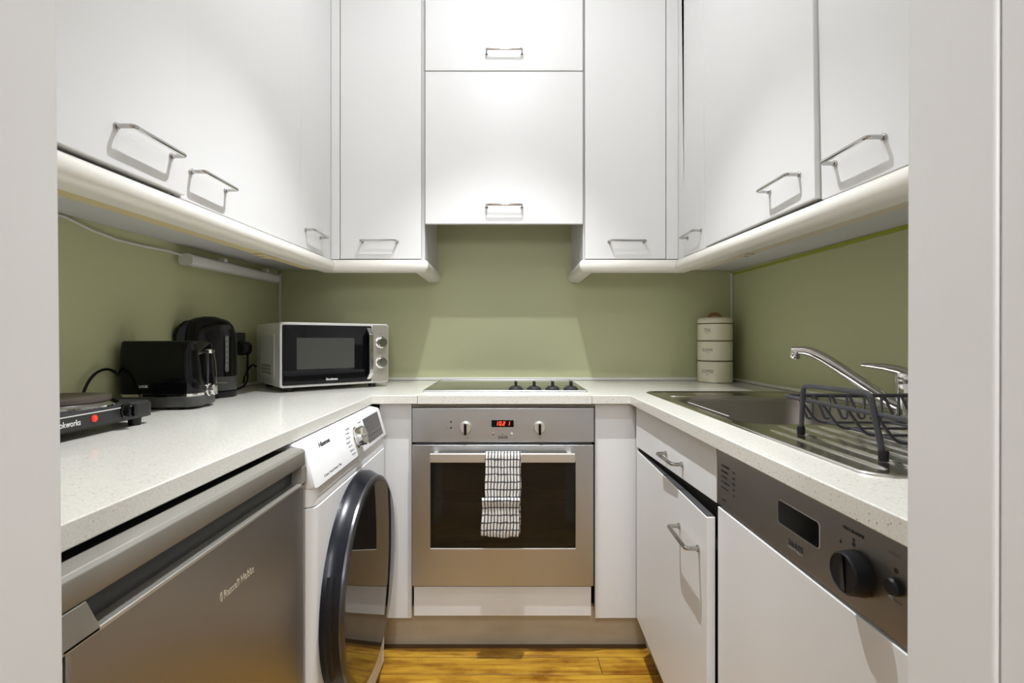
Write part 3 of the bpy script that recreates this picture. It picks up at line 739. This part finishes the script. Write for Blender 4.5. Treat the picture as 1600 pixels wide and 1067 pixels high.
tp = thing('tap', 'chrome mixer tap with a long angled spout and single lever', 'tap', (.930, 1.141, -.181))
obj('body', MB().lathe([(.028, -.1812), (.028, -.176), (.0235, -.172), (.0225, -.13), (.0225, -.106), (.0215, -.104), (.0215, -.100)], (.930, 1.141, 0), 'z', 32), CHROME, tp)
sp = fillet([(.930, 1.141, -.158), (.905, 1.158, -.146), (.800, 1.229, -.048), (.768, 1.251, -.026), (.738, 1.271, -.0285)], .03, 5)
obj('spout', MB().tube(sp, [.0145-.0035*i/(len(sp)-1) for i in range(len(sp))], 16), CHROME, tp)
obj('nozzle', MB().lathe([(.0118, -.030), (.0118, -.047), (.0105, -.049)], (.745, 1.2665, 0), 'z', 20), CHROME, tp)
lv = MB().lathe([(.0235, -.0995), (.0245, -.092), (.0235, -.080), (.017, -.071), (.006, -.067)], (.930, 1.141, 0), 'z', 28)
lv.tube([(.932, 1.139, -.078), (.915, 1.152, -.0695), (.895, 1.166, -.0640), (.875, 1.180, -.0615), (.8595, 1.191, -.0605)], [.019, .0155, .012, .0085, .005], 12, flat=.7)
obj('lever', lv, CHROME, tp)

# ------------------------------------------------------------------ dish rack
rk = thing('dish_rack', 'charcoal wire dish rack standing on the drainer', 'dish rack', (.73, .80, -.181))
X0, X1, Y0, Y1, ZR, ZF = .565, .905, .585, 1.004, -.1135, -.158
loop = fillet([(.735, Y1, ZR), (X0, Y1, ZR), (X0, Y0, ZR), (X1, Y0, ZR), (X1, Y1, ZR), (.735, Y1, ZR)], .022, 5)[:-1]
obj('rim', MB().tube(loop, .0040, 8, True), RACKM, rk)
for X, s in ((.565, -1), (.905, 1)):
    ft = X+s*.006
    lg = obj('leg', MB().tube(fillet([(ft, .932, -.1775), (X+s*.0045, .927, -.086), (X+s*.0045, .757, -.082), (ft, .728, -.1775)], .012, 4), .0044, 8), RACKM, rk)
    for y in (.932, .728):
        obj('rubber_foot', MB().lathe([(.0068, -.1795), (.0072, -.166), (.0058, -.1635)], (ft, y, 0), 'z', 14), BLACKM, lg)
n = 6
for i in range(n):
    y = .945-i*.064
    obj('cross_wire', MB().tube(fillet([(X0, y, ZR), (X0+.030, y-.004, ZF), (X1-.030, y-.004, ZF), (X1, y, ZR)], .014, 4), .0026, 7), RACKM, rk)
zz = []
m_ = 8
for i in range(m_):
    xa = X0+.03+i*(X1-X0-.06)/m_; st_ = (X1-X0-.06)/m_
    zz += [(xa, Y1-.002, ZR), (xa+st_*.30, Y1-.016, ZF), (xa+st_*.55, Y1-.016, ZF), (xa+st_*.85, Y1-.002, ZR)]
obj('end_wire', MB().tube(fillet(zz, .008, 3), .0025, 7), RACKM, rk)
zz = []
for i in range(m_):
    ya = Y0+.03+i*(Y1-Y0-.06)/m_; st_ = (Y1-Y0-.06)/m_
    zz += [(X1-.002, ya, ZR), (X1-.02, ya+st_*.30, ZF), (X1-.02, ya+st_*.55, ZF), (X1-.002, ya+st_*.85, ZR)]
obj('side_wire', MB().tube(fillet(zz, .008, 3), .0025, 7), RACKM, rk)
for X in (.615, .735, .855):
    obj('base_wire', MB().tube([(X, Y0+.03, ZF), (X, Y1-.012, ZF)], .0026, 7), RACKM, rk)

# ------------------------------------------------------------------ tins
TX, TY, TR = .899, 2.118, .0705
def tin(name, label, z0, z1, word, lid):
    t = thing(name, label, 'tin', (TX, TY, z0), 0, 'stacked cream tins')
    bd = obj('body', MB().lathe([(TR-.003, z0+.0004), (TR, z0+.003), (TR, z1-.0035), (TR-.001, z1-.003)], (TX, TY, 0), 'z', 56), TINCR, t)
    obj('seam', MB().lathe([(TR-.004, z1-.0032), (TR+.0012, z1-.0028), (TR+.0012, z1-.0004), (TR-.004, z1)], (TX, TY, 0), 'z', 56), BRASSY, t)
    # lettering wrapped on the curved front
    for s_, wdt, hgt, dz in word:
        a0 = math.radians(-138)       # direction the print faces
        tm = text('lettering', s_, (0, 0, 0), wdt, hgt, '-y', INKG, None)
        me = tm.data; me.transform(Matrix.Translation((0, 0, -H)))
        for v in me.vertices:
            a = a0+(v.co.x-wdt/2)/TR; r = TR+.0004+(-v.co.y)*.6
            v.co = Vector((TX+r*math.cos(a), TY+r*math.sin(a), z0+dz+v.co.z))
        me.transform(Matrix.Translation((-TX, -TY, -z0))); tm.parent = bd
    if lid:
        ld = obj('lid', MB().lathe([(TR-.002, z1+.0002), (TR, z1+.001), (TR, z1+.016), (TR-.006, z1+.0235), (TR-.014, z1+.0255), (.001, z1+.0262)], (TX, TY, 0), 'z', 56), TINCR, t, smooth=50)
        ah = [(TX+.026*math.cos(PI*i/12), TY, z1+.0255+.0165*math.sin(PI*i/12)) for i in range(13)]
        obj('lid_handle', MB().tube(ah, .0048, 8, flat=1.3), WOODH, ld, label='bent wood loop handle')
tin('coffee_tin', 'cream tin marked COFFEE, bottom of the stack', -.1808, -.0885, [('COFFEE', .048, .0135, .042), ('TIN', .014, .003, .034)], False)
tin('sugar_tin', 'cream tin marked SUGAR, middle of the stack', -.0885, -.0035, [('SUGAR', .046, .0135, .040), ('TIN', .016, .003, .032)], False)
tin('tea_tin', 'cream tin marked TEA with a wood-handled lid, top of the stack', -.0035, .0700, [('TEA', .028, .0145, .037), ('TIN', .015, .003, .030)], True)

# ------------------------------------------------------------------ microwave
MA = math.atan2(.253, .308)
mw = thing('microwave', 'silver microwave with a black door and two chrome dials', 'microwave', (-.768, 1.667, -.1808), MA)
MW, MH, MD, ZF0 = .3986, .226, .335, .016
def rr_loop(x0, x1, z0, z1, r, y, n=4):
    return [((x0+x1)/2+a, y, (z0+z1)/2+c) for a, c in rrect((x1-x0)/2, (z1-z0)/2, r, n)]
cab_ = obj('cabinet', MB().loft([rr_loop(.002, MW-.002, ZF0+.001, ZF0+MH-.001, .006, .018), rr_loop(.002, MW-.002, ZF0+.001, ZF0+MH-.001, .006, MD)]), SILVER, mw, local=True)
# pressed panel and vent holes on the left side
obj('side_pressing', MB().loft([[(x_, .165+a*f, ZF0+.108+c*f) for a, c in rrect(.098, .080, .014, 4)] for x_, f in ((.0022, 1.0), (-.0015, .94), (-.0015, .88), (.0005, .82))]), SILVER, cab_, local=True)
vb = MB()
for i in range(5):
    for j in range(3):
        vb.lathe([(.0058, -.0006), (.0052, .0004)], (.0004, .128+i*.026+(j % 2)*.006, ZF0+.046+j*.0125), '-x', 10)
obj('vent_holes', vb, BLACKM, cab_, local=True, kind='stuff')
frm = obj('front_frame', MB().loft([rr_loop(0, MW, ZF0, ZF0+MH, .010, .018), rr_loop(0, MW, ZF0, ZF0+MH, .010, .003), rr_loop(.0025, MW-.0025, ZF0+.0025, ZF0+MH-.0025, .008, 0)]), SILVERW, mw, local=True)
XD = .828*MW
dr_ = obj('door', MB().loft([rr_loop(.007, XD-.003, ZF0+.008, ZF0+MH-.009, .005, .002), rr_loop(.007, XD-.003, ZF0+.008, ZF0+MH-.009, .005, -.0035), rr_loop(.009, XD-.005, ZF0+.010, ZF0+MH-.011, .004, -.0045)]), BLACKG, mw, local=True)
obj('window', MB().box(.135*MW, .650*MW, -.0049, -.004, ZF0+.062, ZF0+.172), mat('window_mesh', (.055, .056, .05), .22), dr_, local=True)
obj('door_step', MB().hexa([(.010, -.0050, ZF0+.012), (XD-.03, -.0050, ZF0+.012), (XD-.03, -.004, ZF0+.012), (.010, -.004, ZF0+.012), (.010, -.0085, ZF0+.048), (XD-.03, -.0085, ZF0+.048), (XD-.03, -.004, ZF0+.056), (.010, -.004, ZF0+.056)]), BLACKG, dr_, local=True)
text('lettering', 'Goodmans', (.385*MW, -.0072, ZF0+.020), .042, .0085, '-y', INKW, dr_, local=True, bold=.02)
hp = [(-.003, ZF0+.014), (-.003, ZF0+MH-.014), (-.030, ZF0+MH-.040), (-.030, ZF0+.038)]
obj('handle', MB().loft([[(XD-.022, y, z) for y, z in hp], [(XD-.006, y, z) for y, z in hp]]), CHROME, dr_, local=True, bevel=.002)
hq = [(-.0034, ZF0+.022), (-.0034, ZF0+MH-.022), (-.026, ZF0+MH-.044), (-.026, ZF0+.042)]
obj('handle_cheek', MB().loft([[(XD-.0235, y, z) for y, z in hq], [(XD-.0215, y, z) for y, z in hq]]), BLACKG, dr_, local=True)
pnl = obj('dial_panel', MB().loft([rr_loop(XD, MW-.004, ZF0+.005, ZF0+MH-.005, .008, .002), rr_loop(XD, MW-.004, ZF0+.005, ZF0+MH-.005, .008, -.0025)]), mat('brushed_silver', (.52, .49, .43), .38, .8), mw, local=True)
for z in (.1555, .0785):
    kx_ = .918*MW
    kd = obj('dial', MB().lathe([(.0225, .002), (.0225, .005), (.019, .007), (.0185, .019), (.017, .021)], (kx_, 0, ZF0+z), '-y', 32), CHROME, pnl, local=True)
    obj('dial_face', MB().lathe([(.0165, .0205), (.016, .0215)], (kx_, 0, ZF0+z), '-y', 28), HANDLE, kd, local=True)
text('lettering', 'POWER', (.895*MW, -.0026, ZF0+.187), .016, .003, '-y', INKG, pnl, local=True)
text('lettering', 'TIMER', (.880*MW, -.0026, ZF0+.112), .014, .003, '-y', INKG, pnl, local=True)
for i in range(5):
    text('lettering', str((i+1)*5), (.880*MW+i*.006, -.0026, ZF0+.050-(.004 if 0 < i < 4 else 0)), .004, .003, '-y', INKG, pnl, local=True)
for x, y in ((.04, .04), (MW-.05, .04), (.04, MD-.05), (MW-.05, MD-.05)):
    obj('foot', MB().lathe([(.014, 0), (.016, ZF0+.001)], (x, y, 0), 'z', 16), DGREY, mw, local=True)
obj('mains_lead', MB().tube([(-.002, .318, .075), (-.012, .322, .085), (-.020, .322, .082), (-.034, .318, .062), (-.046, .308, .040), (-.052, .296, .018)], .0034, 7), BLACKM, mw, local=True)

# ------------------------------------------------------------------ toaster
TA = math.radians(5)
tl = .206; td = .130
e = Vector((math.cos(TA), math.sin(TA), 0)); nn = Vector((-math.sin(TA), math.cos(TA), 0))
cor = Vector((-.801, 1.268, -.1808)); tc = cor-e*tl*.5+nn*td*.5
ts = thing('toaster', 'glossy black toaster with a chrome trim strip and dial', 'toaster', tc, TA)
def TL(z, ix, iy, r, ox=0): return [(ox+x, y, z) for x, y in rrect(tl/2-ix, td/2-iy, r, 6)]
obj('base', MB().loft([TL(.006, .006, .006, .03), TL(.010, .002, .002, .032), TL(.032, .002, .002, .032), TL(.034, .005, .005, .03)]), GREYPL, ts, local=True, smooth=50)
obj('chrome_strip', MB().loft([TL(.033, .005, .005, .03), TL(.042, .005, .005, .03)]), CHROME, ts, local=True)
tb = obj('body', MB().loft([TL(.041, .003, .003, .032), TL(.060, .002, .002, .032), TL(.11, .004, .003, .030, -.001), TL(.150, .008, .006, .024, -.001), TL(.170, .012, .009, .018, -.001), TL(.1760, .014, .011, .014, -.001), TL(.1780, .019, .016, .011, -.001)]), BLACKG, ts, local=True, smooth=60)
obj('bread_slot', MB().box(-.058, .055, -.03, -.008, .1772, .1782).box(-.058, .055, .008, .03, .1772, .1782), DARKGAP, tb, local=True)
obj('strip_inset', MB().box(-.030, .030, -td/2+.0045, -td/2+.006, .0345, .0405), BLACKG, ts, local=True)
text('lettering', 'LOGIK', (-.036, -td/2+.0018, .058), .022, .0065, '-y', INKW, tb, local=True)
xe = tl/2
obj('lever_slot', MB().box(xe-.010, xe-.0015, -.004, .004, .062, .150), DARKGAP, tb, local=True)
lvx = obj('lever', MB().loft([[(xe+x_-.004, -.002+a*f, .150+c*f) for a, c in rrect(.013, .006, .0058, 5)] for x_, f in ((-.004, .8), (.012, 1), (.017, .75))]), CHROME, tb, local=True)
obj('end_trim', MB().tube([(xe-.009, .040, .155), (xe-.003, .042, .12), (xe-.0005, .042, .085), (xe-.001, .041, .060)], .0014, 6), CHROME, tb, local=True)
kd = obj('dial', MB().lathe([(.0175, xe-.004), (.0175, xe+.001), (.015, xe+.003), (.0145, xe+.013), (.012, xe+.015)], (0, .004, .046), 'x', 28), CHROME, ts, local=True)
obj('dial_grip', MB().box(xe+.0145, xe+.020, .001, .007, .034, .058), CHROME, kd, local=True, bevel=.001)
for x, y in ((-.06, -.035), (.055, -.035), (-.06, .035), (.055, .035)):
    obj('foot', MB().lathe([(.006, 0), (.007, .0065)], (x, y, 0), 'z', 12), BLACKM, ts, local=True)
inv = Matrix.Rotation(-TA, 4, 'Z')
def tloc(p): return inv @ (Vector(p)-tc)
lead = [(-1.005, 1.140, -.176), (-1.004, 1.165, -.130), (-1.004, 1.180, -.100), (-1.004, 1.202, -.080), (-1.004, 1.227, -.0725), (-1.004, 1.253, -.076), (-1.000, 1.272, -.095), (-.992, 1.270, -.125), (-.985, 1.262, -.150)]
obj('mains_lead', MB().tube(fillet([tloc(p) for p in lead], .02, 3), .0034, 7), BLACKM, ts, local=True)

# ------------------------------------------------------------------ kettle
KA = math.radians(31)
kt = thing('kettle', 'tall glossy black jug kettle with a clear water gauge', 'kettle', (-.945, 1.562, -.1808), KA)
def KL(z, x0, x1, hy, r): return [((x0+x1)/2+x, y, z) for x, y in rrect((x1-x0)/2, hy, r, 7)]
obj('power_base', MB().loft([KL(.0, -.060, .076, .056, .05), KL(.004, -.063, .079, .058, .052), KL(.018, -.063, .079, .058, .052), KL(.021, -.058, .074, .054, .05)]), BLACKM, kt, local=True, smooth=50)
bd = obj('body', MB().loft([KL(.0215, -.058, .076, .055, .05), KL(.024, -.060, .078, .057, .052), KL(.066, -.060, .0785, .0565, .052)]), GREYPL, kt, local=True, smooth=50, label='matt grey lower body')
obj('upper_body', MB().loft([KL(.066, -.066, .079, .057, .050), KL(.12, -.070, .0795, .056, .050), KL(.175, -.070, .079, .055, .048), KL(.205, -.068, .075, .053, .046), KL(.226, -.062, .068, .049, .042), KL(.239, -.054, .058, .045, .038), KL(.2465, -.046, .046, .040, .034), KL(.250, -.038, .032, .034, .028), KL(.2515, -.03, .02, .026, .02)]), BLACKG, bd, local=True, smooth=70)
hd = [(-.030, .246), (-.064, .240), (-.088, .216), (-.094, .196), (-.092, .110), (-.084, .080), (-.060, .070)]
obj('handle', MB().loft([[(x+f*.006*(1 if x > -.07 else 1.6), y, z) for x, z in hd] for y, f in ((-.030, 1), (-.022, 0), (.022, 0), (.030, 1))]), BLACKG, bd, local=True, bevel=.003)
obj('lid', MB().loft([KL(.2478, -.030, .032, .033, .028), KL(.2525, -.026, .028, .03, .026), KL(.2545, -.014, .016, .018, .014)]), BLACKM, bd, local=True, smooth=60)
gp = [(.052+.0085*math.cos(a), 0, 0) for a in (0,)]
GY = -.0535
obj('water_gauge', MB().loft([[(.0485+a*f, GY-d, .1375+c) for a, c in rrect(.0052, .057, .005, 4)] for d, f in ((-.006, 1), (.0022, 1), (.0035, .8))]), GAUGE, bd, local=True)
for i in range(6):
    obj('gauge_mark', MB().lathe([(.0014, 0), (.001, .0006)], (.0485, GY-.0034, .100+i*.017), '-y', 8), INKW, bd, local=True)
text('lettering', 'Goodmans', (.020, -.0572, .045), .030, .006, '-y', INKB, bd, local=True)
kinv = Matrix.Rotation(-KA, 4, 'Z'); kc0 = Vector((-.9385, 1.560, -.1808))
def kloc(p): return kinv @ (Vector(p)-kc0)

so = thing('wall_socket', 'dark wall socket with a black plug behind the kettle', 'socket', (-1.0195, 1.88, -.01))
obj('plate', MB().box(-1.0195, -1.010, 1.825, 1.905, -.055, .028), GREYPL, so, bevel=.002)
pg = obj('plug', MB().loft([[(x, 1.868+a*f, -.032+c*f) for a, c in rrect(.024, .026, .012, 4)] for x, f in ((-1.010, 1), (-.992, 1), (-.980, .85), (-.972, .5))]), BLACKM, so)
obj('lead', MB().tube(fillet([(-.982, 1.868, -.055), (-.982, 1.866, -.085), (-.985, 1.870, -.12), (-.985, 1.875, -.15), (-.985, 1.85, -.172), (-.975, 1.80, -.1765), (-.965, 1.72, -.1765), (-.955, 1.64, -.1765)], .02, 3), .0034, 7), BLACKM, pg)

# ------------------------------------------------------------------ hotplate
hp_ = thing('hotplate', 'black single electric hotplate with a red light and dial', 'hotplate', (-.89, .95, -.181))
hx0, hx1, hy0, hy1 = -1.000, -.775, .800, 1.083
cxm, cym = (hx0+hx1)/2, (hy0+hy1)/2
def HL(z, i, r=.016): return [(cxm+x, cym+y, z) for x, y in rrect((hx1-hx0)/2-i, (hy1-hy0)/2-i, r, 4)]
hbody = obj('body', MB().loft([HL(-.1655, .004), HL(-.1635, .0), HL(-.136, .0), HL(-.1305, .004), HL(-.1295, .010)]), DGREY, hp_, smooth=40)
obj('front_bezel', MB().box(-.7755, -.7735, .806, 1.004, -.1615, -.1375), DGREY, hbody, bevel=.0008)
obj('trim_line', MB().box(-.7765, -.7730, .806, 1.004, -.1372, -.1355), SILVER, hbody)
obj('chrome_ring', MB().lathe([(.108, -.1297), (.108, -.1265), (.100, -.1215), (.094, -.1205)], (-.885, .950, 0), 'z', 56), CHROME, hp_)
obj('plate', MB().lathe([(.090, -.1215), (.0955, -.1195), (.0955, -.1130), (.092, -.1115), (.075, -.1112), (.070, -.1122), (.02, -.1122), (.001, -.1125)], (-.885, .950, 0), 'z', 56), CASTIRON, hp_)
obj('indicator', MB().lathe([(.0068, 0), (.0065, .002), (.004, .004)], (-.7735, .9225, -.1475), 'x', 20), RED, hbody)
kd = obj('dial', MB().lathe([(.0155, 0), (.0155, .004), (.0135, .006), (.0128, .016), (.011, .018)], (-.775, 1.000, -.1435), 'x', 28), BLACKG, hbody)
obj('grip', MB().box(-.758, -.753, .9955, 1.0045, -.1555, -.1315), BLACKG, kd, bevel=.001)
text('lettering', 'Cookworks', (-.7734, .835, -.1545), .058, .011, '+x', INKW, hbody, bold=.01)
for x, y in ((-.790, .842), (-.790, 1.045), (-.985, .842), (-.985, 1.045)):
    obj('foot', MB().lathe([(.011, -.1808), (.0125, -.164)], (x, y, 0), 'z', 16), BLACKM, hp_)

# ------------------------------------------------------------------ ceiling lamps (above the frame), added hall fill globe
def downlight(y, label):
    t = thing('downlight', label, 'ceiling light', (-.008, y, 1.46), 0, 'recessed ceiling downlights')
    obj('ring', MB().lathe([(.046, 1.4595), (.046, 1.455), (.036, 1.452), (.034, 1.4595)], (-.008, y, 0), 'z', 32), WHITE, t)
    obj('bulb', MB().lathe([(.020, 1.4592), (.024, 1.448), (.025, 1.440), (.022, 1.430), (.014, 1.423), (.001, 1.420)], (-.008, y, 0), 'z', 28), LENS, t)
downlight(.81, 'small round recessed ceiling downlight nearer the doorway')
downlight(1.24, 'small round recessed ceiling downlight nearer the hob')
t = thing('hall_fill_globe', 'unseen glowing globe added in the hall to fill the kitchen with light', 'fill light', (0, -.9, .30))  # unseen globe added behind the camera as front fill
GLOW = mat('fill_globe_glow', (1, 1, 1), .4); bsdf(GLOW).inputs['Emission Color'].default_value = (*LIGHT_COL, 1)
bsdf(GLOW).inputs['Emission Strength'].default_value = GLOBE
obj('globe', MB().lathe([(.15*math.sin(PI*i/16)+.0005, .45-.15*math.cos(PI*i/16)) for i in range(17)], (0, -.9, 0), 'z', 32), GLOW, t)
obj('rose', MB().lathe([(.05, 1.4598), (.045, 1.435), (.01, 1.43)], (0, -.9, 0), 'z', 28), STRIPW, t)  # rose and flex only dress the added fill globe
obj('flex', MB().tube([(0, -.9, .60), (0, -.9, 1.435)], .003, 6), STRIPW, t)
